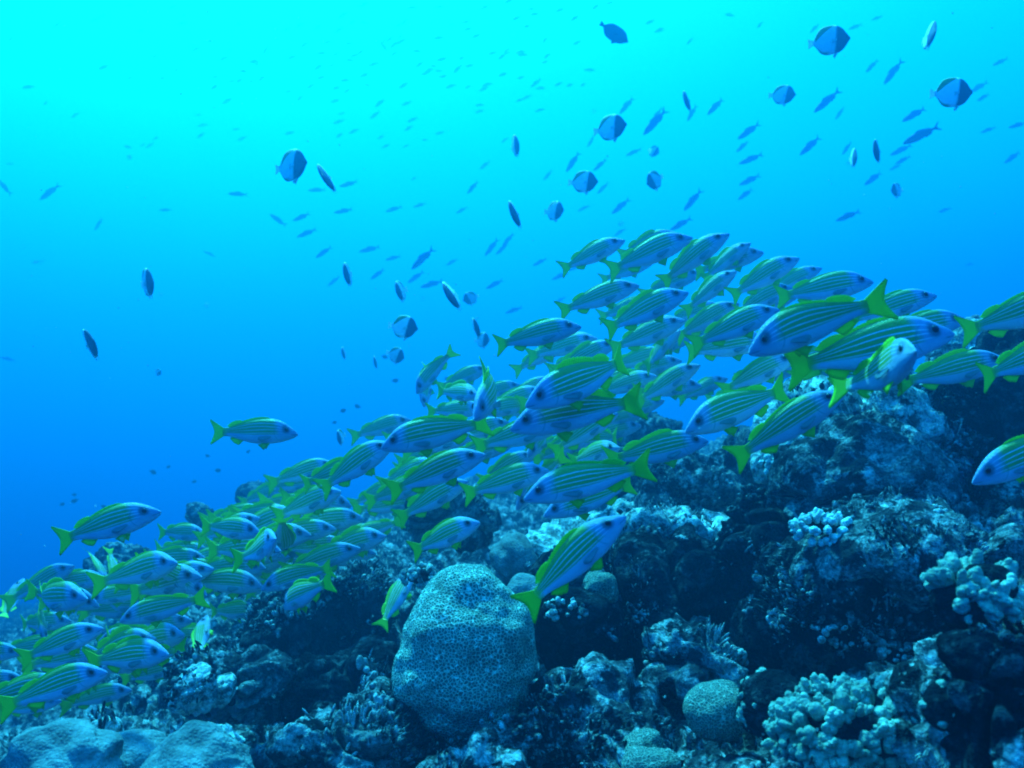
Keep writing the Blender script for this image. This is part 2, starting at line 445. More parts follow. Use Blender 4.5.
# knobbly / fingered colonies: rounded branches growing out of a mound, one mesh per colony
def colony(name, label, cat, px, py, d, rx, ry, mat, n, fr, fl, seed, spread=1.0, toward=(-.15, -.75, .65), group=None, side=True):
    rnd = random.Random(seed)
    V0, F0 = ico(3)
    a = rx * d / F; h = ry * d / F; b = a * .7
    VV, FF = [], []; off = 0
    Vc, Fcb = ico(4)
    core = Vc * np.array([a * .86, b * .86, h * .86]); core = core + Vc * (reef_disp(core + seed, seed, .35))[:, None]
    VV.append(core); FF.append(Fcb); off = len(core)
    T = Vector(toward).normalized()
    for k in range(n):
        for _ in range(30):
            q = Vector((rnd.gauss(0, 1), rnd.gauss(0, 1), rnd.gauss(0, 1))).normalized()
            if q.dot(T) > -0.1: break
        p = np.array([q.x * a, q.y * b, q.z * h]) * (0.9 + .15 * rnd.random())
        dr = Vector((q.x / a, q.y / b, q.z / h)).normalized() + Vector((rnd.uniform(-.5, .5), rnd.uniform(-.5, .5), rnd.uniform(-.2, .7))) * spread
        dr.normalize()
        M = np.array(dr.to_track_quat('Z', 'Y').to_matrix())
        r = fr * rnd.uniform(.65, 1.25); l = fl * rnd.uniform(.6, 1.3)
        S = V0.copy()
        zz = S[:, 2]
        rad = r * (1.0 + .12 * zz) 
        Q = np.stack([S[:, 0] * rad, S[:, 1] * rad * rnd.uniform(.8, 1.2), zz * l], 1)
        Q = Q + V0 * (r * .22 * vnoise(V0 * 1.7 + rnd.random() * 90, 3))[:, None]
        Q = Q @ M.T + p
        VV.append(Q); FF.append(F0 + off); off += len(Q)
        for j in range(rnd.choice((1, 2, 2, 3)) if mat is M_finger else 0):          # side knobs near the tip
            ang = rnd.uniform(0, 6.28); q2 = np.array([math.cos(ang) * r * .75, math.sin(ang) * r * .75, l * rnd.uniform(.1, .75)]) @ M.T + p
            W2 = V0 * (r * rnd.uniform(.42, .68)) * np.array([1, 1, rnd.uniform(1, 1.5)])
            W2 = W2 + V0 * (r * .10 * vnoise(V0 * 2.3 + rnd.random() * 90, 3))[:, None]
            VV.append(W2 @ M.T + q2); FF.append(F0 + off); off += len(W2)
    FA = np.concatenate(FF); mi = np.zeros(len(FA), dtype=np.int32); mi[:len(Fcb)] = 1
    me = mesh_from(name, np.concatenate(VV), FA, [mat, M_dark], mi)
    o = link(name, me); o.location = Vector(at(px, py, d))
    tag(o, label, cat, group)
    return o
colony('knobbly_coral', 'cluster of bright white knobs on the dark hollow edge right of centre', 'coral', 822, 530, 1.48, 27, 15, M_white, 75, .0062, .010, 1, .4)
colony('knobbly_coral', 'pale knobbly coral tuft behind the shade-blackened boulder', 'coral', 790, 465, 2.0, 28, 13, M_white, 50, .008, .011, 2, .4)
colony('finger_coral', 'pale stubby finger coral on the rock at the right edge', 'coral', 975, 594, 1.02, 42, 28, M_finger, 52, .0085, .018, 3, .9)
colony('finger_coral', 'broad olive finger coral at the bottom right', 'coral', 852, 737, 1.12, 74, 48, M_finger, 230, .0092, .017, 4, .6)
colony('finger_coral', 'finger coral clump on the left of the broad olive colony', 'coral', 770, 708, 1.2, 26, 26, M_finger, 60, .0092, .016, 5, .6)
colony('finger_coral', 'two pale coral knobs low on the dark right wall', 'coral', 940, 705, .95, 9, 16, M_finger, 7, .0075, .012, 6, .5)
colony('knobbly_coral', 'tiny knobbly corals beside the tail of the nose-up snapper', 'coral', 575, 610, 1.66, 30, 12, M_pale, 44, .0065, .009, 7, .5)
colony('knobbly_coral', 'knobbly coral tuft on the rock behind the brain coral', 'coral', 420, 577, 1.95, 18, 12, M_pale, 40, .007, .009, 8, .5)

# loose growth too small and numerous to count
def growth():   # nub clusters and twig tufts on rocks and seabed
    
    rnd = np.random.default_rng(5)
    V0, F0 = ico(2)
    VV, FF = [], []; off = 0
    m = (GV[:, 1] < 4.5) & (np.abs(GV[:, 0] / GV[:, 1]) < .8)
    PA = [GV[m]] + GROW; NA = [n2[m]] + GROWN
    WA = [np.full(len(p), 1.0) for p in PA]
    for k in range(len(PA)):
        if k: WA[k] *= 1.1
        WA[k] /= np.maximum(1, 0)+1
    # even out the sampling by area: terrain points count by the area of their cell
    WA[0] *= GV[m][:, 1] ** 2 * .35
    for k in range(1, len(PA)):
        WA[k] *= max(.05, float(np.ptp(PA[k][:, 0]) * np.ptp(PA[k][:, 2])) * 40) / max(1, len(PA[k]) / 9000)
    PA = np.concatenate(PA); NA = np.concatenate(NA); W = np.concatenate(WA)
    cl = vnoise(PA * 4.5, 201) + .6 * vnoise(PA * 14, 202) + .15
    W = W * np.clip(cl, 0, None) ** 1.5; W /= W.sum()
    pick = rnd.choice(len(PA), 3400, p=W)
    for i in pick:
        p = PA[i]; nn = NA[i]
        s0 = rnd.uniform(.0018, .0062) * (1 + .15 * p[1]); cnt = int(rnd.integers(3, 12)); rad = s0 * math.sqrt(cnt) * 1.3
        el = rnd.uniform(.7, 2.0)
        if rnd.random() < .42: s0 *= .38; cnt = int(rnd.integers(10, 30)); el = rnd.uniform(3.5, 7.5); rad = s0 * math.sqrt(cnt) * 2.6
        for q in range(cnt):
            t = rnd.normal(0, 1, 3); t -= nn * (t @ nn); t *= rad * .55
            s = s0 * rnd.uniform(.6, 1.25)
            dr = nn + rnd.normal(0, .35, 3) + np.array([0, 0, .3]); dr /= np.linalg.norm(dr)
            a = np.cross(dr, [0.3, .9, .1]); a /= np.linalg.norm(a); b = np.cross(dr, a)
            Q = V0 * np.array([s, s * rnd.uniform(.8, 1.2), s * el])
            VV.append(Q @ np.stack([a, b, dr]) + p + t + nn * s * .4); FF.append(F0 + off); off += len(V0)
    return np.concatenate(VV), np.concatenate(FF)
gv, gf = growth()
o = link('coral_growth', mesh_from('coral_growth', gv, gf, [M_reef])); tag(o, 'small pale coral nubs growing all over the reef', 'coral growth', kind='stuff')
#FISH

# ------------------------------------------------------------------ fish
def fish_material(name, kind):
    m, nt, b = new_mat(name)
    uvn = N(nt, "ShaderNodeUVMap"); uvn.uv_map = 'UVMap'
    sp = N(nt, "ShaderNodeSeparateXYZ"); nt.links.new(uvn.outputs[0], sp.inputs[0])
    u, v = sp.outputs[0], sp.outputs[1]
    oi = N(nt, "ShaderNodeObjectInfo")
    nz = noise(nt, uvn.outputs[0], 9, 3, 0.6)
    if kind == 'snapper':
        yellow = (0.28, 0.36, 0.035); belly = (0.60, 0.56, 0.72); head = (0.34, 0.31, 0.50); stripe = (0.90, 0.84, 0.98)
        wob = math_(nt, 'MULTIPLY', math_(nt, 'SUBTRACT', noise(nt, uvn.outputs[0], 5, 3, 0.6), 0.5), 0.05)
        wob = math_(nt, 'ADD', wob, math_(nt, 'MULTIPLY', math_(nt, 'SUBTRACT', oi.outputs['Random'], 0.5), 0.05))
        v = math_(nt, 'ADD', v, wob)
        edge = (0.10, 0.14, 0.16)
        # back: yellow above, pale below the lowest stripe
        base = mixc(nt, ramp(nt, v, [(0.360, 0.0), (0.400, 1.0)]), belly, yellow)
        # faint grey threads on the belly
        thr = math_(nt, 'SINE', math_(nt, 'MULTIPLY', v, 150.0))
        thr = ramp(nt, thr, [(0.55, 0.0), (0.95, 0.35)])
        base = mixc(nt, math_(nt, 'MULTIPLY', thr, ramp(nt, v, [(0.12, 0.0), (0.25, 1.0), (0.36, 1.0), (0.40, 0.0)])), base, (0.45, 0.46, 0.50))
        back = ramp(nt, v, [(0.93, 0.0), (1.0, 0.8)])
        base = mixc(nt, back, base, (0.22, 0.26, 0.10))
        fac = None; fed = None
        for c0 in (0.430, 0.560, 0.690, 0.815):
            # stripes run slightly up towards the head
            cv = math_(nt, 'ADD', v, math_(nt, 'MULTIPLY', math_(nt, 'SUBTRACT', u, 0.45), 0.05 if c0 < .6 else -0.04))
            dd = math_(nt, 'ABSOLUTE', math_(nt, 'SUBTRACT', cv, c0))
            f = ramp(nt, dd, [(0.005, 0.9), (0.019, 0.0)]); e = ramp(nt, dd, [(0.018, 0.45), (0.045, 0.0)])
            fac = f if fac is None else math_(nt, 'MAXIMUM', fac, f)
            fed = e if fed is None else math_(nt, 'MAXIMUM', fed, e)
        on = ramp(nt, u, [(0.10, 0.0), (0.20, 1.0), (0.80, 1.0), (0.86, 0.0)])
        base = mixc(nt, math_(nt, 'MULTIPLY', fed, math_(nt, 'MULTIPLY', on, 0.6)), base, edge)
        hd = mixc(nt, ramp(nt, v, [(0.20, 0.0), (0.50, 1.0)]), (0.56, 0.52, 0.68), head)
        base = mixc(nt, ramp(nt, math_(nt, 'ADD', u, math_(nt, 'MULTIPLY', v, -0.07)), [(0.15, 1.0), (0.21, 0.0)]), base, hd)
        base = mixc(nt, math_(nt, 'MULTIPLY', fac, on), base, stripe)
        # tail root turns yellow
        base = mixc(nt, ramp(nt, u, [(0.78, 0.0), (0.84, 1.0)]), base, (0.50, 0.62, 0.02))
        # gill cover edge and mouth line
        gl_ = math_(nt, 'ABSOLUTE', math_(nt, 'SUBTRACT', math_(nt, 'ADD', u, math_(nt, 'MULTIPLY', math_(nt, 'POWER', math_(nt, 'SUBTRACT', v, 0.45), 2.0), 0.35)), 0.245))
        base = mixc(nt, math_(nt, 'MULTIPLY', ramp(nt, gl_, [(0.002, 0.55), (0.008, 0.0)]), ramp(nt, v, [(0.1, 0.0), (0.2, 1.0), (0.75, 1.0), (0.85, 0.0)])), base, (0.16, 0.17, 0.24))
        mo = math_(nt, 'ABSOLUTE', math_(nt, 'SUBTRACT', v, 0.36))
        base = mixc(nt, math_(nt, 'MULTIPLY', ramp(nt, mo, [(0.02, 0.8), (0.06, 0.0)]), ramp(nt, u, [(0.05, 1.0), (0.075, 0.0)])), base, (0.08, 0.08, 0.12))
        # dusky mask round the eye
        du = math_(nt, 'MULTIPLY', math_(nt, 'SUBTRACT', u, 0.125), 1.0); dv = math_(nt, 'MULTIPLY', math_(nt, 'SUBTRACT', v, 0.68), 0.17)
        r = math_(nt, 'SQRT', math_(nt, 'ADD', math_(nt, 'MULTIPLY', du, du), math_(nt, 'MULTIPLY', dv, dv)))
        base = mixc(nt, ramp(nt, r, [(0.026, 0.85), (0.050, 0.0)]), base, (0.07, 0.07, 0.11))
    elif kind == 'grey':
        base = mixc(nt, ramp(nt, v, [(0.2, 0.0), (0.5, 1.0)]), (0.30, 0.30, 0.34), (0.10, 0.11, 0.16))
    elif kind == 'butterfly':
        white = (0.90, 0.94, 0.92); dark = (0.016, 0.030, 0.10); yel = (0.20, 0.30, 0.05)
        s = math_(nt, 'ADD', u, math_(nt, 'MULTIPLY', v, 0.10))
        base = mixc(nt, ramp(nt, s, [(0.37, 1.0), (0.43, 0.0)]), white, dark)
        # yellow-olive saddle: back of the dorsal side
        s2 = math_(nt, 'ADD', v, math_(nt, 'MULTIPLY', math_(nt, 'SUBTRACT', u, 0.40), 0.75))
        base = mixc(nt, math_(nt, 'MULTIPLY', ramp(nt, s2, [(0.90, 0.0), (0.94, 1.0)]), ramp(nt, u, [(0.36, 0.0), (0.40, 1.0), (0.82, 1.0), (0.84, 0.0)])), base, yel)
        base = mixc(nt, math_(nt, 'MULTIPLY', ramp(nt, v, [(0.04, 1.0), (0.12, 0.0)]), ramp(nt, u, [(0.5, 0.0), (0.6, 1.0), (0.8, 1.0), (0.83, 0.0)])), base, yel)
    elif kind == 'dark':
        base = mixc(nt, nz, (0.015, 0.03, 0.08), (0.03, 0.05, 0.12))
    else:   # slender midwater fish
        base = mixc(nt, ramp(nt, v, [(0.30, 0.0), (0.6, 1.0)]), (0.16, 0.28, 0.34), (0.03, 0.10, 0.22))
    nzs = noise(nt, uvn.outputs[0], 60, 2, 0.5)
    base = mixc(nt, 0.25, base, ramp(nt, nzs, [(0.3, 0.45), (0.7, 1.0)]), 'MULTIPLY')
    # individuals differ slightly
    hs = N(nt, "ShaderNodeHueSaturation"); nt.links.new(base, hs.inputs['Color'])
    nt.links.new(math_(nt, 'MULTIPLY_ADD', oi.outputs['Random'], 0.30, 0.85), hs.inputs['Value'])
    nt.links.new(hs.outputs[0], b.inputs['Base Color'])
    b.inputs['Roughness'].default_value = 0.38 if kind == 'snapper' else 0.6
    b.inputs['Specular IOR Level'].default_value = 0.35
    sc = voro(nt, uvn.outputs[0], 90)
    bp = N(nt, "ShaderNodeBump"); bp.inputs['Strength'].default_value = 0.5; bp.inputs['Distance'].default_value = 0.003
    nt.links.new(sc, bp.inputs['Height']); nt.links.new(bp.outputs[0], b.inputs['Normal'])
    return m

def fin_material(name, colr, alpha_tint=0.35):
    m, nt, b = new_mat(name)
    uvn = N(nt, "ShaderNodeUVMap"); uvn.uv_map = 'UVMap'
    sp = N(nt, "ShaderNodeSeparateXYZ"); nt.links.new(uvn.outputs[0], sp.inputs[0])
    rays = math_(nt, 'SINE', math_(nt, 'MULTIPLY', sp.outputs[1], 110.0))
    c = mixc(nt, ramp(nt, rays, [(0.0, 0.0), (1.0, 0.6)]), colr, tuple(x * .55 for x in colr))
    nt.links.new(c, b.inputs['Base Color'])
    b.inputs['Roughness'].default_value = 0.5; b.inputs['Specular IOR Level'].default_value = 0.25
    tr = N(nt, "ShaderNodeBsdfTranslucent"); nt.links.new(c, tr.inputs[0])
    mx = N(nt, "ShaderNodeMixShader"); mx.inputs[0].default_value = alpha_tint
    nt.links.new(b.outputs[0], mx.inputs[1]); nt.links.new(tr.outputs[0], mx.inputs[2])
    nt.links.new(mx.outputs[0], nt.nodes['Material Output'].inputs[0])
    return m
def plain(name, colr, rough=0.5, spec=0.5):
    m, nt, b = new_mat(name)
    tc = N(nt, "ShaderNodeTexCoord")
    c = mixc(nt, noise(nt, tc.outputs['Object'], 40, 2), colr, tuple(x * .7 for x in colr))
    nt.links.new(c, b.inputs['Base Color']); b.inputs['Roughness'].default_value = rough; b.inputs['Specular IOR Level'].default_value = spec
    return m
M_snap = fish_material('striped_snapper_skin', 'snapper')
M_yfin = fin_material('yellow_fin', (0.50, 0.74, 0.012), 0.35)
M_pfin = fin_material('pale_fin', (0.40, 0.44, 0.46), 0.4)
M_eye = plain('eye_black', (0.006, 0.006, 0.012), 0.12, 0.6)
M_iris = plain('iris_grey', (0.10, 0.10, 0.16), 0.3, 0.5)
M_grey = fish_material('grey_snapper_skin', 'grey'); M_gfin = fin_material('grey_fin', (0.12, 0.13, 0.17), 0.2)
M_bfly = fish_material('butterflyfish_skin', 'butterfly'); M_wfin = fin_material('white_fin', (0.85, 0.92, 0.88), 0.4)
M_dk = fish_material('dark_fish_skin', 'dark'); M_dfin = fin_material('dark_fin', (0.03, 0.05, 0.12), 0.2)
M_fus = fish_material('slender_fish_skin', 'slender'); M_ffin = fin_material('slender_fin', (0.05, 0.13, 0.22), 0.2)

SNAP = dict(x=[0, .012, .03, .06, .10, .15, .21, .28, .36, .45, .54, .62, .69, .75, .80, .845],
            up=[-.012, .006, .020, .042, .072, .104, .129, .142, .146, .138, .121, .098, .075, .056, .044, .042],
            lo=[-.022, -.036, -.046, -.058, -.070, -.084, -.098, -.108, -.113, -.112, -.103, -.083, -.062, -.047, -.040, -.040],
            w=[.004, .012, .020, .030, .040, .049, .056, .060, .060, .055, .047, .036, .026, .018, .012, .006])
FUS = dict(x=[0, .02, .06, .12, .2, .3, .42, .54, .64, .73, .80, .85],
           up=[0, .018, .038, .058, .074, .084, .085, .074, .056, .038, .026, .024],
           lo=[-.008, -.020, -.036, -.054, -.070, -.082, -.084, -.074, -.056, -.038, -.026, -.024],
           w=[.004, .014, .024, .034, .042, .046, .045, .038, .028, .018, .010, .005])
BFL = dict(x=[0, .02, .05, .09, .14, .20, .28, .38, .50, .60, .69, .76, .81, .84, .87],
           up=[.004, .024, .072, .160, .245, .305, .350, .375, .378, .365, .325, .245, .135, .065, .055],
           lo=[-.016, -.032, -.075, -.145, -.215, -.270, -.315, -.340, -.350, -.345, -.315, -.240, -.135, -.065, -.055],
           w=[.005, .016, .028, .042, .055, .065, .072, .074, .070, .060, .046, .032, .020, .012, .006])

def fish_mesh(name, prof, mats, bend=0.0, sway=0.0, fins='snapper', erect=1.0, ns=34, nr=20):
    """unit-length fish, nose at x=+0.5, tail tips at x=-0.5; returns one continuous mesh of body and fins"""
    V, Fc, MI, UVs = [], [], [], []
    px = np.array(prof['x']); 
    xs = np.concatenate([[0], np.linspace(0.02, 1, ns - 1) ** 1.0 * px[-1]]); xs = np.sort(xs)
    up = np.interp(xs, px, prof['up']); lo = np.interp(xs, px, prof['lo']); w = np.interp(xs, px, prof['w'])
    k = np.array([.25, .5, .25])
    for a in (up, lo, w):
        for _ in range(2): a[1:-1] = np.convolve(a, k, 'valid')
    for i, x in enumerate(xs):
        c = (up[i] + lo[i]) / 2; h = (up[i] - lo[i]) / 2
        for j in range(nr):
            t = 2 * math.pi * j / nr
            s, cc = math.sin(t), math.cos(t)
            yy_ = w[i] * math.copysign(abs(cc) ** 0.9, cc) * (1 - 0.18 * s * (1 if s > 0 else .6))
            V.append((x, yy_, c + h * s)); UVs.append((x, s * .5 + .5))
    for i in range(len(xs) - 1):
        for j in range(nr):
            a = i * nr + j; b_ = i * nr + (j + 1) % nr
            Fc.append((a, b_, b_ + nr, a + nr)); MI.append(0)
    Fc.append(tuple(range(nr))); MI.append(0)
    Fc.append(tuple(reversed(range((len(xs) - 1) * nr, len(xs) * nr)))); MI.append(0)

    def sheet(root, tip, thick, mat, mid=None, n=3, tipthick=.25):
        """thin two-sided fin between a root and a tip polyline (3D points)"""
        root = [np.array(p, float) for p in root]; tip = [np.array(p, float) for p in tip]
        m_ = len(root); rows = []
        for side in (1, -1):
            base = len(V)
            for a in range(n + 1):
                f = a / n
                for q in range(m_):
                    p = root[q] * (1 - f) + tip[q] * f
                    nn = thick[1] * thick[0] * (1 - (1 - tipthick) * f) * side
                    V.append(tuple(p + nn)); UVs.append((f, q / max(1, m_ - 1)))
            for a in range(n):
                for q in range(m_ - 1):
                    v0 = base + a * m_ + q
                    f4 = (v0, v0 + 1, v0 + 1 + m_, v0 + m_)
                    Fc.append(f4 if side > 0 else f4[::-1]); MI.append(mat)
            rows.append(base)
        b0, b1 = rows; L = n * m_
        for q in range(m_ - 1):
            Fc.append((b0 + L + q, b0 + L + q + 1, b1 + L + q + 1, b1 + L + q)); MI.append(mat)
        for q in (0, m_ - 1):
            for a in range(n):
                Fc.append((b0 + a * m_ + q, b0 + (a + 1) * m_ + q, b1 + (a + 1) * m_ + q, b1 + a * m_ + q)); MI.append(mat)
    Yv = np.array([0, 1.0, 0])
    fu = lambda x: float(np.interp(x, xs, up)); fl = lambda x: float(np.interp(x, xs, lo)); fw = lambda x: float(np.interp(x, xs, w))
    xe = xs[-1]; hu = fu(xe)
    if fins == 'snapper': ft, fork, sweep = .130, .058, 1.5
    elif fins == 'slender': ft, fork, sweep = .10, .10, 1.2
    else: ft, fork, sweep = .115, .015, 1.5
    ss = np.linspace(-1, 1, 17)
    sheet([(xe - .02, 0, s * hu * .85) for s in ss],
          [(1.0 - fork * (1 - abs(s) ** sweep) - (.02 if abs(s) > .99 else 0), 0, s * ft * (1 + .0 * s)) for s in ss], (.004, Yv), 1, n=5)
    if fins == 'snapper':
        xd = np.linspace(.27, .60, 21)
        hgt = np.interp(xd, [.27, .31, .40, .50, .60], [.004, .040, .050, .040, .026]) * erect
        hgt = hgt * (1 - .16 * (np.arange(21) % 2))
        sheet([(x, 0, fu(x) - .006) for x in xd], [(x + .028, 0, fu(x) + h) for x, h in zip(xd, hgt)], (.003, Yv), 1)
        xd = np.linspace(.60, .76, 9)
        hgt = np.interp(xd, [.60, .65, .71, .76], [.026, .046, .048, .012]) * (.6 + .4 * erect)
        sheet([(x, 0, fu(x) - .006) for x in xd], [(x + .035, 0, fu(x) + h) for x, h in zip(xd, hgt)], (.003, Yv), 1)
        xd = np.linspace(.60, .735, 8)
        hgt = np.interp(xd, [.60, .63, .69, .735], [.008, .052, .046, .012])
        sheet([(x, 0, fl(x) + .006) for x in xd], [(x + .03, 0, fl(x) - h) for x, h in zip(xd, hgt)], (.003, Yv), 1)
        for sd in (1, -1):
            x0 = .315
            sheet([(x0 + q * .02, sd * .022, fl(x0) + .012) for q in range(4)],
                  [(x0 + .055 + q * .022, sd * (.034 + .01 * erect), fl(x0) - .062 + q * .018) for q in range(4)], (.003, Yv), 1)
            zr = -.035; yr = fw(.275) * .93
            fan = [(.38, .052, -.080), (.41, .058, -.070), (.425, .060, -.056), (.42, .058, -.042), (.40, .052, -.032)]
            sheet([(.275 + .003 * q, sd * yr, zr - .006 + .004 * q) for q in range(5)],
                  [(p[0], sd * (yr + .006 + .028 * erect), p[2]) for p in fan], (.002, np.array([0, 1.0, 0])), 2)
    elif fins == 'butterfly':
        for sd in (1, -1):
            sheet([(.33, sd * .070, -.03 + .01 * q) for q in range(4)], [(.46, sd * .10, -.09 + .03 * q) for q in range(4)], (.002, Yv), 2)
            sheet([(.30 + .02 * q, sd * .02, fl(.30) + .02) for q in range(3)], [(.40 + .02 * q, sd * .03, fl(.3) - .12 + .03 * q) for q in range(3)], (.003, Yv), 1)
    else:
        xd = np.linspace(.33, .74, 9); hgt = np.interp(xd, [.33, .4, .6, .74], [.0, .03, .018, .004])
        sheet([(x, 0, fu(x) - .004) for x in xd], [(x + .03, 0, fu(x) + h) for x, h in zip(xd, hgt)], (.003, Yv), 1, n=1)
        xd = np.linspace(.56, .74, 6)
        sheet([(x, 0, fl(x) + .004) for x in xd], [(x + .03, 0, fl(x) - .022) for x in xd], (.003, Yv), 1, n=1)
    # eyes: flattened balls set in the head
    ex, ez, er = {'snapper': (.118, .036, .0215), 'slender': (.065, .008, .014), 'butterfly': (.095, .03, .022)}[fins]
    for sd in (1, -1):
        yw = fw(ex) * .86
        base = len(V); na, nb = 12, 5
        for a in range(nb + 1):
            ph = a / nb * math.pi / 2
            for q in range(na):
                th = 2 * math.pi * q / na
                V.append((ex + er * math.sin(ph) * math.cos(th), sd * (yw + er * .42 * math.cos(ph)), ez + er * math.sin(ph) * math.sin(th))); UVs.append((.12, .7))
        for a in range(nb):
            for q in range(na):
                v0 = base + a * na + q; v1 = base + a * na + (q + 1) % na
                f4 = (v0, v1, v1 + na, v0 + na)
                Fc.append(f4 if sd < 0 else f4[::-1]); MI.append(3 if a < 4 else 4)
    V = np.array(V)
    # bend of the swimming body: sideways curve growing towards the tail
    xx = V[:, 0]
    t = np.clip(xx - .25, 0, None)
    V[:, 1] += bend * t ** 2 + sway * np.sin(np.clip(xx - .1, 0, None) * 5.5) * .03 - bend * .12 * np.clip(.25 - xx, 0, None)
    V[:, 0] = 0.5 - V[:, 0] + .25 * abs(bend) * t ** 3
    V[:, 1] *= -1
    me = mesh_from(name, V, Fc, mats, MI, uv=UVs)
    return me

SM = [M_snap, M_yfin, M_pfin, M_eye, M_iris]
snap_meshes = [fish_mesh('striped_snapper', SNAP, SM, b_, s_, 'snapper', e_) for b_, s_, e_ in
               [(0, .2, .35), (.28, .2, .6), (-.28, -.3, .4), (.5, 0, .9), (-.5, .3, .25), (0, -.5, 1.0), (.15, .6, .1), (-.4, -.2, .75), (.38, -.4, .2)]]
grey_mesh = fish_mesh('grey_snapper', SNAP, [M_grey, M_gfin, M_gfin, M_eye, M_iris], .15, 0, 'snapper', .3)
fus_meshes = [fish_mesh('slender_fish', FUS, [M_fus, M_ffin, M_ffin, M_eye, M_iris], b_, 0, 'slender', 1, 18, 12) for b_ in (0, .25, -.25)]
bfl_meshes = [fish_mesh('butterflyfish', BFL, [M_bfly, M_wfin, M_wfin, M_eye, M_iris], b_, 0, 'butterfly', 1, 26, 16) for b_ in (0, .3, -.3)]
dark_mesh = fish_mesh('dark_fish', BFL, [M_dk, M_dfin, M_dfin, M_eye, M_iris], .4, 0, 'butterfly', 1, 26, 16)

def place_fish(me, name, hx, hy, tx, ty, L, yaw=0.0, roll=0.0, hs=1.0, grow=1.0):
    """nose and tail at two photo pixels; yaw turns the nose towards (+) or away (-) from the lens; real length L"""
    mx_, my_ = (hx + tx) / 2, (hy + ty) / 2
    hx, tx, hy, ty = mx_ + (hx - mx_) * grow, mx_ + (tx - mx_) * grow, my_ + (hy - my_) * grow, my_ + (ty - my_) * grow
    pix = math.hypot(hx - tx, hy - ty)
    cyw, syw = math.cos(R(yaw)), math.sin(R(yaw))
    d = L * cyw * F / pix
    for _ in range(6):                      # perspective: ends at different distance
        Hh = at(hx, hy, d - L * syw / 2); T = at(tx, ty, d + L * syw / 2)
        d *= L / np.linalg.norm(Hh - T) if abs(yaw) < 60 else 1.0
    ax = Vector(Hh - T).normalized()
    c = Vector((Hh + T) / 2)
    up = Vector(UP) + Vector(FWD) * -0.05
    if abs(ax.dot(up.normalized())) > .93 or (abs(hy - ty) > 1.5 * abs(hx - tx) and yaw < 0): up = Vector(UP) * .3 - Vector(RIGHT) * (1 if (hy < ty) else -1)
    side = up.cross(ax).normalized(); up = ax.cross(side).normalized()
    if roll:
        q = Matrix.Rotation(R(roll), 3, ax); side = q @ side; up = q @ up
    o = link(name, me)
    o.matrix_world = Matrix.Translation(c) @ Matrix(((ax.x, side.x, up.x), (ax.y, side.y, up.y), (ax.z, side.z, up.z))).to_4x4() @ Matrix.Diagonal((L, L, L * hs, 1))
    return o, d

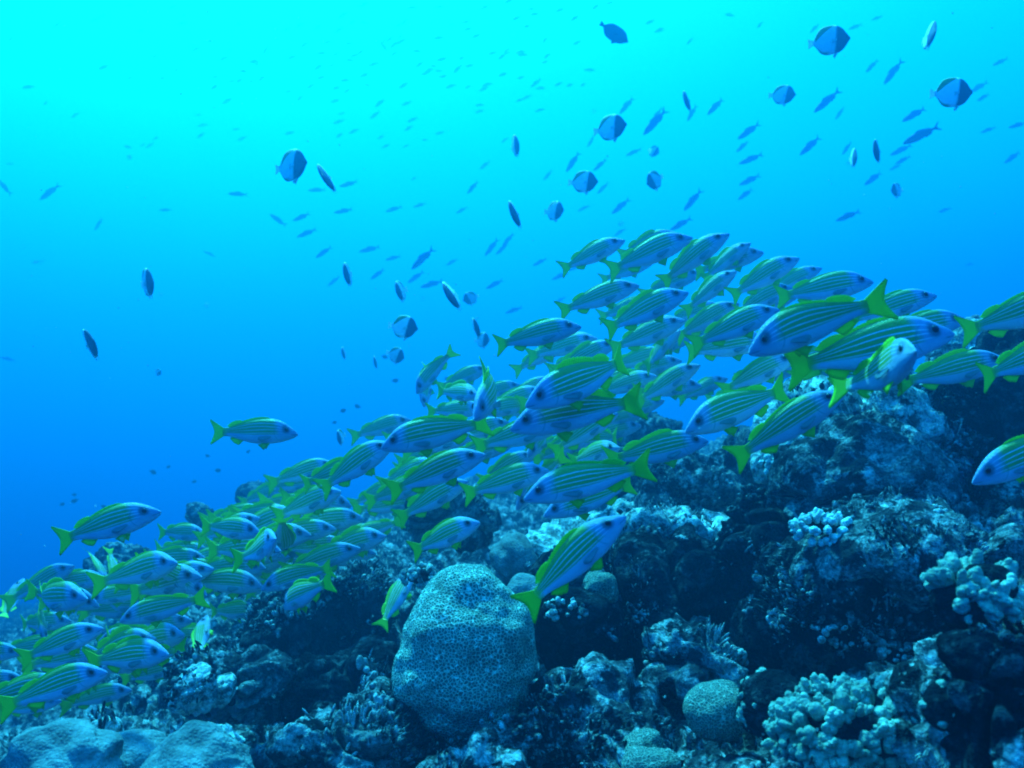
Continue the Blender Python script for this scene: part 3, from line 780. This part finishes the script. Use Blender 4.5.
# head x, head y, tail x, tail y, real length m, yaw, roll, mesh variant, own label or None
S = [
 (623,240,561,271,.22,18,0,1,"topmost left snapper of the school's crest, pale backed, over open water"),
 (676,233,618,256,.225,12,0,0,None),(690,237,606,272,.25,8,0,2,None),(727,234,657,284,.24,15,0,1,None),
 (749,243,702,280,.215,30,0,5,None),(762,252,694,272,.25,20,0,0,None),(797,258,728,298,.23,15,0,1,None),
 (735,271,684,312,.22,28,0,2,None),(637,285,557,312,.24,5,0,0,None),(686,292,601,332,.235,8,0,3,None),
 (683,320,612,350,.26,25,0,1,None),(679,330,645,368,.24,48,0,0,None),(579,326,491,346,.225,8,0,2,None),
 (615,343,552,372,.26,10,0,0,None),
 (527,403,644,360,.215,12,-4,3,"big left-facing snapper with raised curved tail left of the school's middle"),
 (513,427,638,398,.225,10,0,1,None),
 (698,365,634,404,.235,15,0,0,None),(726,378,680,400,.25,35,0,1,None),(777,309,690,346,.23,12,0,0,None),
 (752,350,867,299,.205,14,0,4,"large left-facing snapper nose to the dark-eyed one, tail over the right side"),
 (871,281,773,298,.245,6,0,0,None),(820,268,762,296,.25,10,0,1,None),
 (934,295,846,322,.225,6,0,2,"right-facing snapper whose head tops the right end of the school over open water"),
 (964,319,868,340,.245,6,0,0,None),
 (950,332,786,369,.235,4,0,0,"largest snapper, right-facing, dark green with four pale stripes, right side"),
 (905,384,806,368,.235,5,0,1,None),
 (911,350,870,391,.21,68,0,3,"pale snapper turned head-on to the camera below the largest snapper"),
 (1004,359,900,385,.235,5,0,0,None),
 (1078,298,960,332,.235,6,0,0,"snapper cut by the right edge with its tail over the pale outcrop"),
 (1088,343,969,378,.225,6,0,1,"snapper cut by the right edge, yellow tail against the black boulder"),
 (841,393,732,460,.215,8,0,0,"nose-up snapper low on the right in front of the reef crest"),
 (975,480,1085,428,.21,8,0,2,"left-facing snapper entering from the right edge above the ledge"),
 (687,429,792,388,.225,10,0,0,None),(705,440,606,464,.25,-5,0,1,None),
 (526,497,652,465,.205,6,0,0,"large left-facing snapper with bright stripes below the centre of the school"),
 (545,514,640,484,.25,6,0,1,None),(517,508,560,452,.22,30,0,2,None),(527,455,560,420,.21,50,0,3,None),
 (618,447,572,462,.22,52,0,0,None),(473,416,513,369,.22,60,0,3,"steeply angled snapper facing the camera with fan of stripes at upper left"),
 (417,392,447,352,.21,35,20,4,"snapper diving at the school's upper left tip with raised tail"),
 (423,406,432,362,.22,30,30,1,None),
 (487,368,438,388,.25,10,0,0,None),(478,395,438,391,.22,50,0,1,None),(482,409,428,411,.23,30,0,0,None),
 (383,446,490,421,.215,8,0,0,"large left-facing snapper heading the middle row, left of centre"),
 (560,425,473,446,.245,8,0,1,None),(486,412,536,402,.24,40,0,0,None),
 (483,454,387,492,.215,8,0,0,None),(466,481,397,519,.235,10,0,2,None),(547,470,462,494,.235,5,0,0,None),
 (478,522,411,552,.21,25,0,0,"snapper above the brain coral's left shoulder, heading right over dark rock"),
 (622,517,524,605,.20,10,0,1,"nose-up snapper just right of the brain coral, tail beside its top"),
 (412,573,380,628,.19,-42,0,0,"snapper swimming up and away at the brain coral's left side"),
 (391,443,319,490,.23,10,0,0,None),(296,433,211,432,.235,4,0,0,"lone level snapper in open blue water left of the school"),
 (158,511,56,541,.225,5,0,0,"lone snapper above the school's left end, nose slightly up"),
 (372,463,293,488,.235,5,0,1,None),(334,464,270,482,.26,5,0,0,None),(432,480,365,502,.24,8,0,0,None),
 (455,450,392,464,.26,8,0,2,None),(470,456,408,468,.27,8,0,0,None),
 (259,532,204,525,.215,30,0,0,None),
 (275,536,255,560,.19,70,0,3,"pale snapper facing the camera in the lower left of the school"),
 (262,589,336,561,.21,12,0,4,"left-facing snapper with upturned yellow tail above the left boulders"),
 (285,606,322,582,.205,-45,0,1,"striped snapper turned away directly under the upturned-tail one"),
 (359,548,282,572,.25,5,0,0,None),(350,505,280,497,.27,5,0,0,None),(362,518,288,524,.27,5,0,1,None),
 (335,528,262,538,.26,5,0,0,None),(304,519,235,510,.28,5,0,2,None),(276,527,206,519,.29,5,0,0,None),
 (268,512,200,522,.30,5,0,0,None),(287,487,240,503,.30,10,0,1,None),(327,506,258,500,.29,5,0,0,None),
 (345,543,275,552,.26,5,0,2,None),(355,538,396,522,.21,-30,0,1,None),(283,552,282,516,.22,-60,0,0,None),
 (205,534,158,532,.23,25,0,0,None),(280,556,221,559,.23,10,0,1,None),(300,545,245,551,.24,15,0,0,None),
 (262,548,208,537,.26,15,0,2,None),(250,560,196,541,.27,10,0,0,None),
 (106,583,92,544,.22,35,40,1,None),(122,588,108,548,.22,30,60,0,None),
 (98,605,27,590,.225,10,0,0,None),(22,579,4,626,.20,-40,0,3,"striped snapper angled steeply up at the left edge"),
 (46,640,32,598,.21,35,20,1,None),(205,594,146,556,.215,20,0,0,None),
 (121,620,207,597,.20,8,0,0,"left-facing dark snapper with large yellow tail at the school's lower left"),
 (103,668,187,652,.20,8,0,1,"lowest left-facing snapper with yellow tail beside the pale left lobe"),
 (206,616,198,664,.17,-48,0,3,"leaf-shaped snapper turned away with spread fins above the left boulder"),
 (101,628,22,658,.21,8,0,0,None),(100,640,168,628,.225,5,0,2,None),(104,672,10,700,.215,5,0,0,None),
 (99,652,26,664,.235,5,0,1,None),(91,600,158,588,.235,5,0,0,None),(20,652,-45,655,.215,5,0,0,None),
 (22,678,-48,690,.215,5,0,1,None),(150,604,84,604,.26,5,0,2,None),(72,566,12,600,.27,5,0,0,None),
 (160,640,100,655,.25,5,0,0,None),(178,575,118,585,.26,8,0,1,None),(140,580,84,590,.28,5,0,2,None),
 (232,552,176,566,.25,10,0,0,None),(263,610,202,615,.24,5,0,1,None),(216,640,160,630,.26,5,0,0,None),
 (793,357,720,392,.235,10,0,0,None),(768,340,682,353,.26,5,0,1,None),(802,290,738,318,.255,10,0,2,None),
 (616,413,551,453,.225,12,0,0,None),(663,400,610,420,.26,10,0,0,None),(655,300,598,318,.28,15,0,1,None),
 (700,272,640,296,.28,10,0,0,None),(566,385,505,402,.27,8,0,2,None),(720,305,664,322,.27,12,0,0,None),
 (600,385,660,372,.27,8,0,1,None),(840,352,770,372,.26,5,0,0,None),(700,385,630,392,.28,5,0,2,None),
 (652,262,600,280,.28,12,0,0,None),(668,352,606,368,.28,8,0,1,None),(742,322,690,338,.28,10,0,0,None),(800,325,740,345,.27,8,0,2,None),
 (560,400,500,418,.28,5,0,0,None),(600,352,546,370,.28,8,0,1,None),(640,425,580,440,.28,5,0,2,None),(520,385,470,398,.28,5,0,0,None),
 (760,392,705,400,.28,5,0,1,None),(890,360,826,372,.26,5,0,0,None),(445,455,390,472,.27,5,0,1,None),(410,420,352,436,.29,8,0,0,None),
 (320,480,262,490,.28,5,0,2,None),(380,530,318,540,.28,5,0,0,None),(240,575,180,580,.27,5,0,1,None),(175,610,118,620,.27,5,0,0,None),
 (70,620,10,628,.26,5,0,2,None),(130,690,66,702,.24,5,0,1,None),(60,700,-4,712,.23,5,0,0,None),(180,665,120,680,.26,5,0,0,None),
 (445,430,384,440,.28,5,0,1,None),(420,500,352,510,.27,5,0,0,None),(510,445,440,462,.27,5,0,2,None),
]
rq = random.Random(21)
def inside(x, y):
    top = np.interp(x, [0, 100, 200, 300, 400, 480, 560, 640, 760, 900], [600, 575, 535, 500, 452, 392, 345, 300, 300, 345])
    bot = np.interp(x, [0, 100, 180, 260, 340, 440, 560, 640, 760, 900], [700, 690, 640, 600, 560, 500, 470, 410, 385, 375])
    return top < y < bot
_n = 0
while _n < 88:
    x = rq.choice((rq.uniform(-10, 330), rq.uniform(250, 900))); y = rq.uniform(290, 700)
    if not inside(x, y): continue
    if x > 560 and rq.random() < .35: continue
    l = rq.uniform(56, 72); a = rq.gauss(9, 9) if x < 350 else rq.gauss(18, 9)
    if rq.random() < .13: a = 180 - rq.uniform(-5, 15)
    c_, s_ = math.cos(R(a)) * l / 2, math.sin(R(a)) * l / 2
    S.append((x + c_, y - s_, x - c_, y + s_, rq.uniform(.25, .30), rq.uniform(-12, 30), 0, rq.randrange(3), None)); _n += 1
def ordinal(n):
    return ['first','second','third','fourth','fifth','sixth','seventh','eighth','ninth','tenth','eleventh','twelfth','thirteenth','fourteenth','fifteenth','sixteenth','seventeenth','eighteenth','nineteenth','twentieth','twenty-first','twenty-second','twenty-third','twenty-fourth','twenty-fifth','twenty-sixth','twenty-seventh','twenty-eighth','twenty-ninth','thirtieth'][n]
def nth(n):
    return ordinal(n)
def finish_labels(recs):
    """recs: (obj, x, key words); equal keys are told apart by their order from the left"""
    by = {}
    for o, x, y, pre, post in recs: by.setdefault((pre, post), []).append((x, y, o))
    for (pre, post), l in by.items():
        l.sort(key=lambda t: t[0])
        for i, (x, y, o) in enumerate(l):
            if len(l) == 1: o['label'] = '%s %s' % (pre, post)
            elif i == 0: o['label'] = 'leftmost %s %s' % (pre, post)
            elif i == len(l) - 1: o['label'] = 'rightmost %s %s' % (pre, post)
            else: o['label'] = '%s from left, %s %s' % (ordinal(i), pre, post)
recs = []
for i, (hx, hy, tx, ty, L, yaw, roll, mv, lab) in enumerate(S):
    if not lab and mv < 3: mv = (mv, 5, 6, 7, 8, mv)[i % 6]
    o, dd = place_fish(snap_meshes[mv], 'striped_snapper', hx, hy, tx, ty, L, yaw, roll, 1.06 + .05 * math.sin(i * 7.7), 1.05)
    o['category'] = 'fish'; o['group'] = 'school of yellow-striped snappers'
    if lab: o['label'] = lab; continue
    x, y = (hx + tx) / 2, (hy + ty) / 2
    ang = math.degrees(math.atan2(-(hy - ty), abs(hx - tx) + .01))
    if yaw > 40: face = 'camera-facing'
    elif yaw < -25: face = 'turned-away'
    else: face = 'right-facing' if hx > tx else 'left-facing'
    pit = 'steeply nose-up ' if ang > 32 else 'nose-up ' if ang > 17 else 'nose-down ' if ang < -8 else 'level '
    if x < 75: z = "at the school's far left end"
    elif x < 165: z = "left of the yellow-tailed dark snapper at left"
    elif x < 250: z = "above the left boulder" if y > 545 else "near the far coral heads"
    elif x < 345: z = "in the hazy lower left rows" if y > 500 else "under the lone snapper at left"
    elif x < 430: z = "upper left of the brain coral" if y > 440 else "at the school's upper left tip"
    elif x < 540: z = "above the brain coral" if y > 425 else "in the upper left of the school"
    elif x < 640: z = "on the school's top left edge" if y < 335 else "in the tangled centre of the school"
    elif x < 745: z = "on the school's central top edge" if y < 300 else "in the dense centre right" if y < 400 else "over the hazy mound gap"
    else: z = "on the school's top right edge" if y < 330 else "beside the largest snapper"
    recs.append((o, x, y, '%s%s striped snapper' % (pit, face), z))
finish_labels(recs)
o, _ = place_fish(grey_mesh, 'grey_snapper', 264, 585, 200, 581, .205, 6, 0, 1.2)
tag(o, 'plain dark grey stripeless fish among the lower left snappers', 'fish')

# butterflyfish: centre x, y, length px (incl. tail), heading deg (0 = right, 90 = up), yaw, mesh
B = [
 (291,166,38,3,30,0,'large butterflyfish with dark right half in open water upper left'),
 (328,178,12,-60,66,1,'narrow end-on butterflyfish just right of the large upper left one'),
 (348,274,9,-80,72,0,'slim dark butterflyfish with white left side, over open water left of the school'),
 (400,291,8,-75,74,2,'tiny slim dark butterflyfish right of the slim white-sided one'),
 (403,327,31,-8,10,0,'pale level butterflyfish with dark face left of the school top'),
 (396,355,19,-20,30,1,'small white butterflyfish under the pale level one'),
 (452,295,12,-60,55,0,'tiny white butterflyfish nose-down left of the snapper crest'),
 (471,298,17,200,20,0,'small grey butterflyfish facing left near the tiny white one'),
 (475,328,8,-70,72,2,'small dark end-on butterflyfish above the white-bodied one'),
 (482,340,16,0,40,0,'small white butterflyfish with dark front above the left-facing snapper'),
 (344,353,5,-80,74,0,'tiny dark butterflyfish speck left of the pale level butterflyfish'),
 (376,362,5,-80,74,1,'tiny dark butterflyfish speck below the pale level butterflyfish'),
 (147,283,11,-78,72,0,'slim dark butterflyfish alone in the left open water'),
 (89,345,12,-62,72,2,'dark tilted butterflyfish with white side fins at far left'),
 (158,372,9,-30,20,0,'tiny dark fish low in the left open water'),
 (515,146,8,-78,74,0,'slim dark butterflyfish in the upper centre open water'),
 (516,214,11,-70,70,1,'dark oval end-on butterflyfish left of the white-backed one'),
 (554,211,19,-5,44,0,'butterflyfish with white left half right of the dark oval one'),
 (583,182,30,0,8,0,'level grey butterflyfish with white tail above the snapper crest'),
 (610,128,32,6,25,0,'boldly patterned butterflyfish in the upper centre, white middle and dark head'),
 (653,151,13,-30,30,2,'small dark butterflyfish right of the boldly patterned one'),
 (655,180,22,212,30,0,'dark butterflyfish facing down left with white tail dots'),
 (688,101,8,-75,72,1,'slim tilted dark butterflyfish in the upper right centre'),
 (829,41,40,5,10,0,'largest butterflyfish at upper right with dark head facing right'),
 (929,36,10,-100,62,0,'grey end-on butterflyfish pointing down near the top right'),
 (782,95,25,-5,20,0,'pale butterflyfish left of the two slim dark ones, upper right'),
 (951,93,41,0,6,0,'broad blue butterflyfish with dark face near the right edge'),
 (853,158,7,-88,73,0,'left one of the two slim dark upright butterflyfish at right'),
 (878,151,9,-85,73,1,'right one of the two slim dark upright butterflyfish at right'),
 (897,190,17,190,30,0,'small dark butterflyfish below the slim upright pair'),
 (340,437,6,-80,60,2,'faint dark butterflyfish with spread white fins right of the lone snapper'),
]
for (x, y, l, hd, yaw, mv, lab) in B:
    c, s = math.cos(R(hd)) * l / 2, math.sin(R(hd)) * l / 2
    # end-on fish: their height, not their length, shows; keep body upright and set the distance by size
    o = link('butterflyfish', bfl_meshes[mv])
    L = .15
    if yaw >= 50:
        hpx = l * 2.6; d = L * .72 * F / hpx
        d = min(d, 6.5); L2 = hpx * d / F / .74
        psi = R(hd + 90); tilt = psi
        vd = Vector(at(x, y, 1)).normalized(); rt = vd.cross(Vector(UP)).normalized()
        ax = (rt * (.30 if x % 2 else -.26) - vd * .95).normalized()
        up = (Vector(UP) * math.cos(tilt) + Vector(RIGHT) * -math.sin(tilt))
        ax = (ax - up * ax.dot(up) + up * -.12).normalized()
    else:
        d = L * F * math.cos(R(yaw)) / l; L2 = L
        if d > 7: L2 = L * 7 / d; d = 7
        ax = (Vector(RIGHT) * math.cos(R(hd)) + Vector(UP) * math.sin(R(hd))) * math.cos(R(yaw)) - Vector(FWD) * math.sin(R(yaw))
        ax.normalize(); up = Vector(UP)
    side = up.cross(ax).normalized(); up = ax.cross(side).normalized()
    o.matrix_world = Matrix.Translation(Vector(at(x, y, d))) @ Matrix(((ax.x, side.x, up.x), (ax.y, side.y, up.y), (ax.z, side.z, up.z))).to_4x4() @ Matrix.Diagonal((L2, L2, L2, 1))
    tag(o, lab, 'fish', 'butterflyfish hovering above the school')
o, _ = place_fish(dark_mesh, 'dark_fish', 628, 42, 600, 25, .16, 10, 0, .62)
tag(o, 'dark blue fish heading down right near the top centre', 'fish')

# slender midwater fish: centre, length px, slope deg of the body (rising to the right), heads low left
W = [(508,240,18,50),(627,105,24,50),(655,122,34,48),(692,113,19,60),(716,106,25,45),(573,162,24,56),(600,165,18,42),(634,152,18,25),
 (603,188,16,45),(621,206,24,40),(584,208,14,28),(693,200,28,50),(681,224,26,30),(591,141,14,60),(620,232,14,35),(749,131,28,36),
 (743,146,18,42),(751,159,26,22),(750,180,24,26),(746,194,20,36),(827,101,34,41),(840,113,16,55),(811,145,30,42),(893,72,30,54),
 (872,66,18,46),(915,114,30,30),(921,135,40,26),(979,87,22,30),(984,97,16,30),(901,150,24,26),(903,160,18,28),(874,178,24,36),
 (988,130,16,20),(1018,125,20,16),(1013,157,22,36),(848,216,26,22),(847,148,16,55),(896,167,14,25),(657,115,18,55),(945,210,14,20),
 (527,97,12,30),(536,83,14,40),(548,175,14,50),(815,28,14,45),(855,27,14,20),(877,18,12,20),
 (278,220,20,-36),(302,217,20,22),(307,233,22,22),(324,252,20,36),(344,211,20,10),(394,209,18,18),(370,249,22,14),(378,274,18,36),
 (334,281,16,40),(423,258,32,45),(416,277,20,36),(432,284,24,16),(495,284,20,28),(492,247,22,52),(502,249,16,42),(473,187,18,50),
 (349,184,20,14),(317,190,18,2),(238,194,20,-2),(166,210,14,0),(50,192,26,38),(4,187,20,-52),(99,224,16,55),(393,258,16,15),
 (514,310,18,20),(560,276,18,25),(575,268,16,20),(452,262,14,30),(210,254,14,-25),(8,359,16,-12),(420,205,14,20),(384,47,14,-56),
 (485,165,14,40),(462,210,14,30),(1000,62,16,25),(540,262,16,28),(970,264,10,10),(37,262,12,15),(42,262,9,50),(560,300,14,30)]
recs = []
rw = random.Random(11)
for i, (x, y, l, a) in enumerate(W):
    c, s = math.cos(R(a)) * l / 2, math.sin(R(a)) * l / 2
    L = .25 if l > 20 else .22
    o, dd = place_fish(fus_meshes[i % 3], 'slender_fish', x - c, y + s, x + c, y - s, L * rw.uniform(1.12, 1.3), rw.uniform(-8, 8), 0, 1.25)
    o['category'] = 'fish'; o['group'] = 'slender blue fish in midwater'
    n = 'small' if l < 19 else 'large'
    st = 'steep' if a > 43 else 'tilted' if a > 18 else 'level'
    z = ("in the far upper left water" if x < 200 else "around the pair of butterflyfish at upper left" if x < 360 and y < 240 else
         "left of the snapper school's crest" if x < 360 else "above the pale level butterflyfish" if x < 460 and y > 190 else
         "in the upper centre water" if y < 190 and x < 560 else "just above the school's left crest" if x < 600 and y > 190 else
         "around the boldly patterned butterflyfish" if x < 700 else "in the water over the school's crest" if x < 775 else
         "right of the slim upright pair" if x > 905 else "near the slim upright pair at right")
    recs.append((o, x, y, '%s %s slender blue fish' % (n, st), z))
finish_labels(recs)

# far tiny fish: only faint flecks in the photo
rf = random.Random(4)
spots = [(344,14),(300,25),(318,27),(339,30),(386,38),(399,25),(417,51),(420,64),(434,66),(439,71),(462,58),(493,53),(507,50),(521,52),
 (451,86),(468,87),(480,105),(484,89),(452,25),(466,22),(468,29),(517,18),(535,14),(440,7),(509,1),(545,62),(547,56),(541,88),(404,85),
 (380,103),(375,115),(347,91),(322,53),(336,54),(350,60),(374,64),(361,52),(328,42),(340,135),(354,131),(381,137),(386,146),(406,146),
 (57,25),(95,20),(163,78),(230,50),(266,50),(215,77),(215,87),(227,101),(262,78),(11,39),(28,87),(46,103),(104,67),(130,78),(141,31),
 (210,41),(173,7),(75,115),(150,145),(199,115),(203,125),(240,80),(254,62),(128,147),(143,145),(560,10),(575,18),(545,40),(610,3),
 (690,41),(650,22),(660,30),(730,15),(760,25),(540,110),(520,100),(570,85),(590,70),(505,140),(440,133),(425,140),(409,128)]
while len(spots) < 165:
    x, y = rf.gauss(330, 170), abs(rf.gauss(60, 60))
    if 5 < x < 640 and 2 < y < 180: spots.append((x, y))
for (x, y) in spots:
    l = rf.uniform(6, 12); a = rf.gauss(22, 16)
    c, s = math.cos(R(a)) * l / 2, math.sin(R(a)) * l / 2
    o, dd = place_fish(fus_meshes[rf.randrange(3)], 'slender_fish', x - c, y + s, x + c, y - s, l / 12 * .23, rf.uniform(-20, 20), 0, 1.5)
    tag(o, 'faint tiny distant fish, a mere fleck in the bright upper water', 'fish', 'far flecks of fish near the surface')
for k in range(18):
    x = rf.uniform(60, 470); base_y = 548 - (x * .36)
    y = base_y - abs(rf.gauss(0, 26)) + 6
    l = rf.uniform(4, 7)
    o = link('reef_damselfish', dark_mesh)
    a = rf.uniform(-40, 40); d = rf.uniform(8.0, 11.0); L = l * d / F * 1.2
    hd = rf.choice((0, 180)) + a; ax = (Vector(RIGHT) * math.cos(R(hd)) + Vector(UP) * math.sin(R(a)) + Vector(FWD) * rf.uniform(-.6, .6)).normalized()
    up = Vector(UP); side = up.cross(ax).normalized(); up = ax.cross(side).normalized()
    o.matrix_world = Matrix.Translation(Vector(at(x, y, d))) @ Matrix(((ax.x, side.x, up.x), (ax.y, side.y, up.y), (ax.z, side.z, up.z))).to_4x4() @ Matrix.Diagonal((L, L, L * .75, 1))
    tag(o, 'tiny dark fish hovering just above the far reef slope at left', 'fish', 'tiny dark fish over the far slope')

# drifting specks
def snow():
    rs = np.random.default_rng(8); V0, F0 = ico(1); VV, FF = [], []
    for k in range(420):
        d = rs.uniform(.5, 3.0); p = at(rs.uniform(-40, 1064), rs.uniform(-40, 808), d)
        VV.append(V0 * rs.uniform(.0004, .0011) + p); FF.append(F0 + k * len(V0))
    return np.concatenate(VV), np.concatenate(FF)
sv, sf = snow()
o = link('drifting_specks', mesh_from('drifting_specks', sv, sf, [M_white])); tag(o, 'pale drifting specks suspended in the water', 'particles', kind='stuff')

# ------------------------------------------------------------------ the water's own haze
hz = [(-22, -1.5), (24, 27)]
zlo, zhi = float(GV[:, 2].min()) - 1.0, 7.5
vx = [(x, y, z) for x in (hz[0][0] , hz[1][0]) for y in (hz[0][1] - 1, hz[1][1]) for z in (zlo, zhi)]
fx = [(0, 1, 3, 2), (4, 6, 7, 5), (0, 4, 5, 1), (2, 3, 7, 6), (0, 2, 6, 4), (1, 5, 7, 3)]
hm, hnt, hb = new_mat('water_haze')
hnt.nodes.remove(hb)
pv = N(hnt, "ShaderNodeVolumePrincipled")
pv.inputs['Color'].default_value = HAZE_COLOR
pv.inputs['Density'].default_value = HAZE_DENSITY
pv.inputs['Anisotropy'].default_value = HAZE_G
hnt.links.new(pv.outputs[0], hnt.nodes['Material Output'].inputs['Volume'])
haze = link('haze', mesh_from('haze', vx, fx, [hm], smooth=False))
tag(haze, 'blue haze of the water itself, thickening with distance', 'haze', kind='stuff')
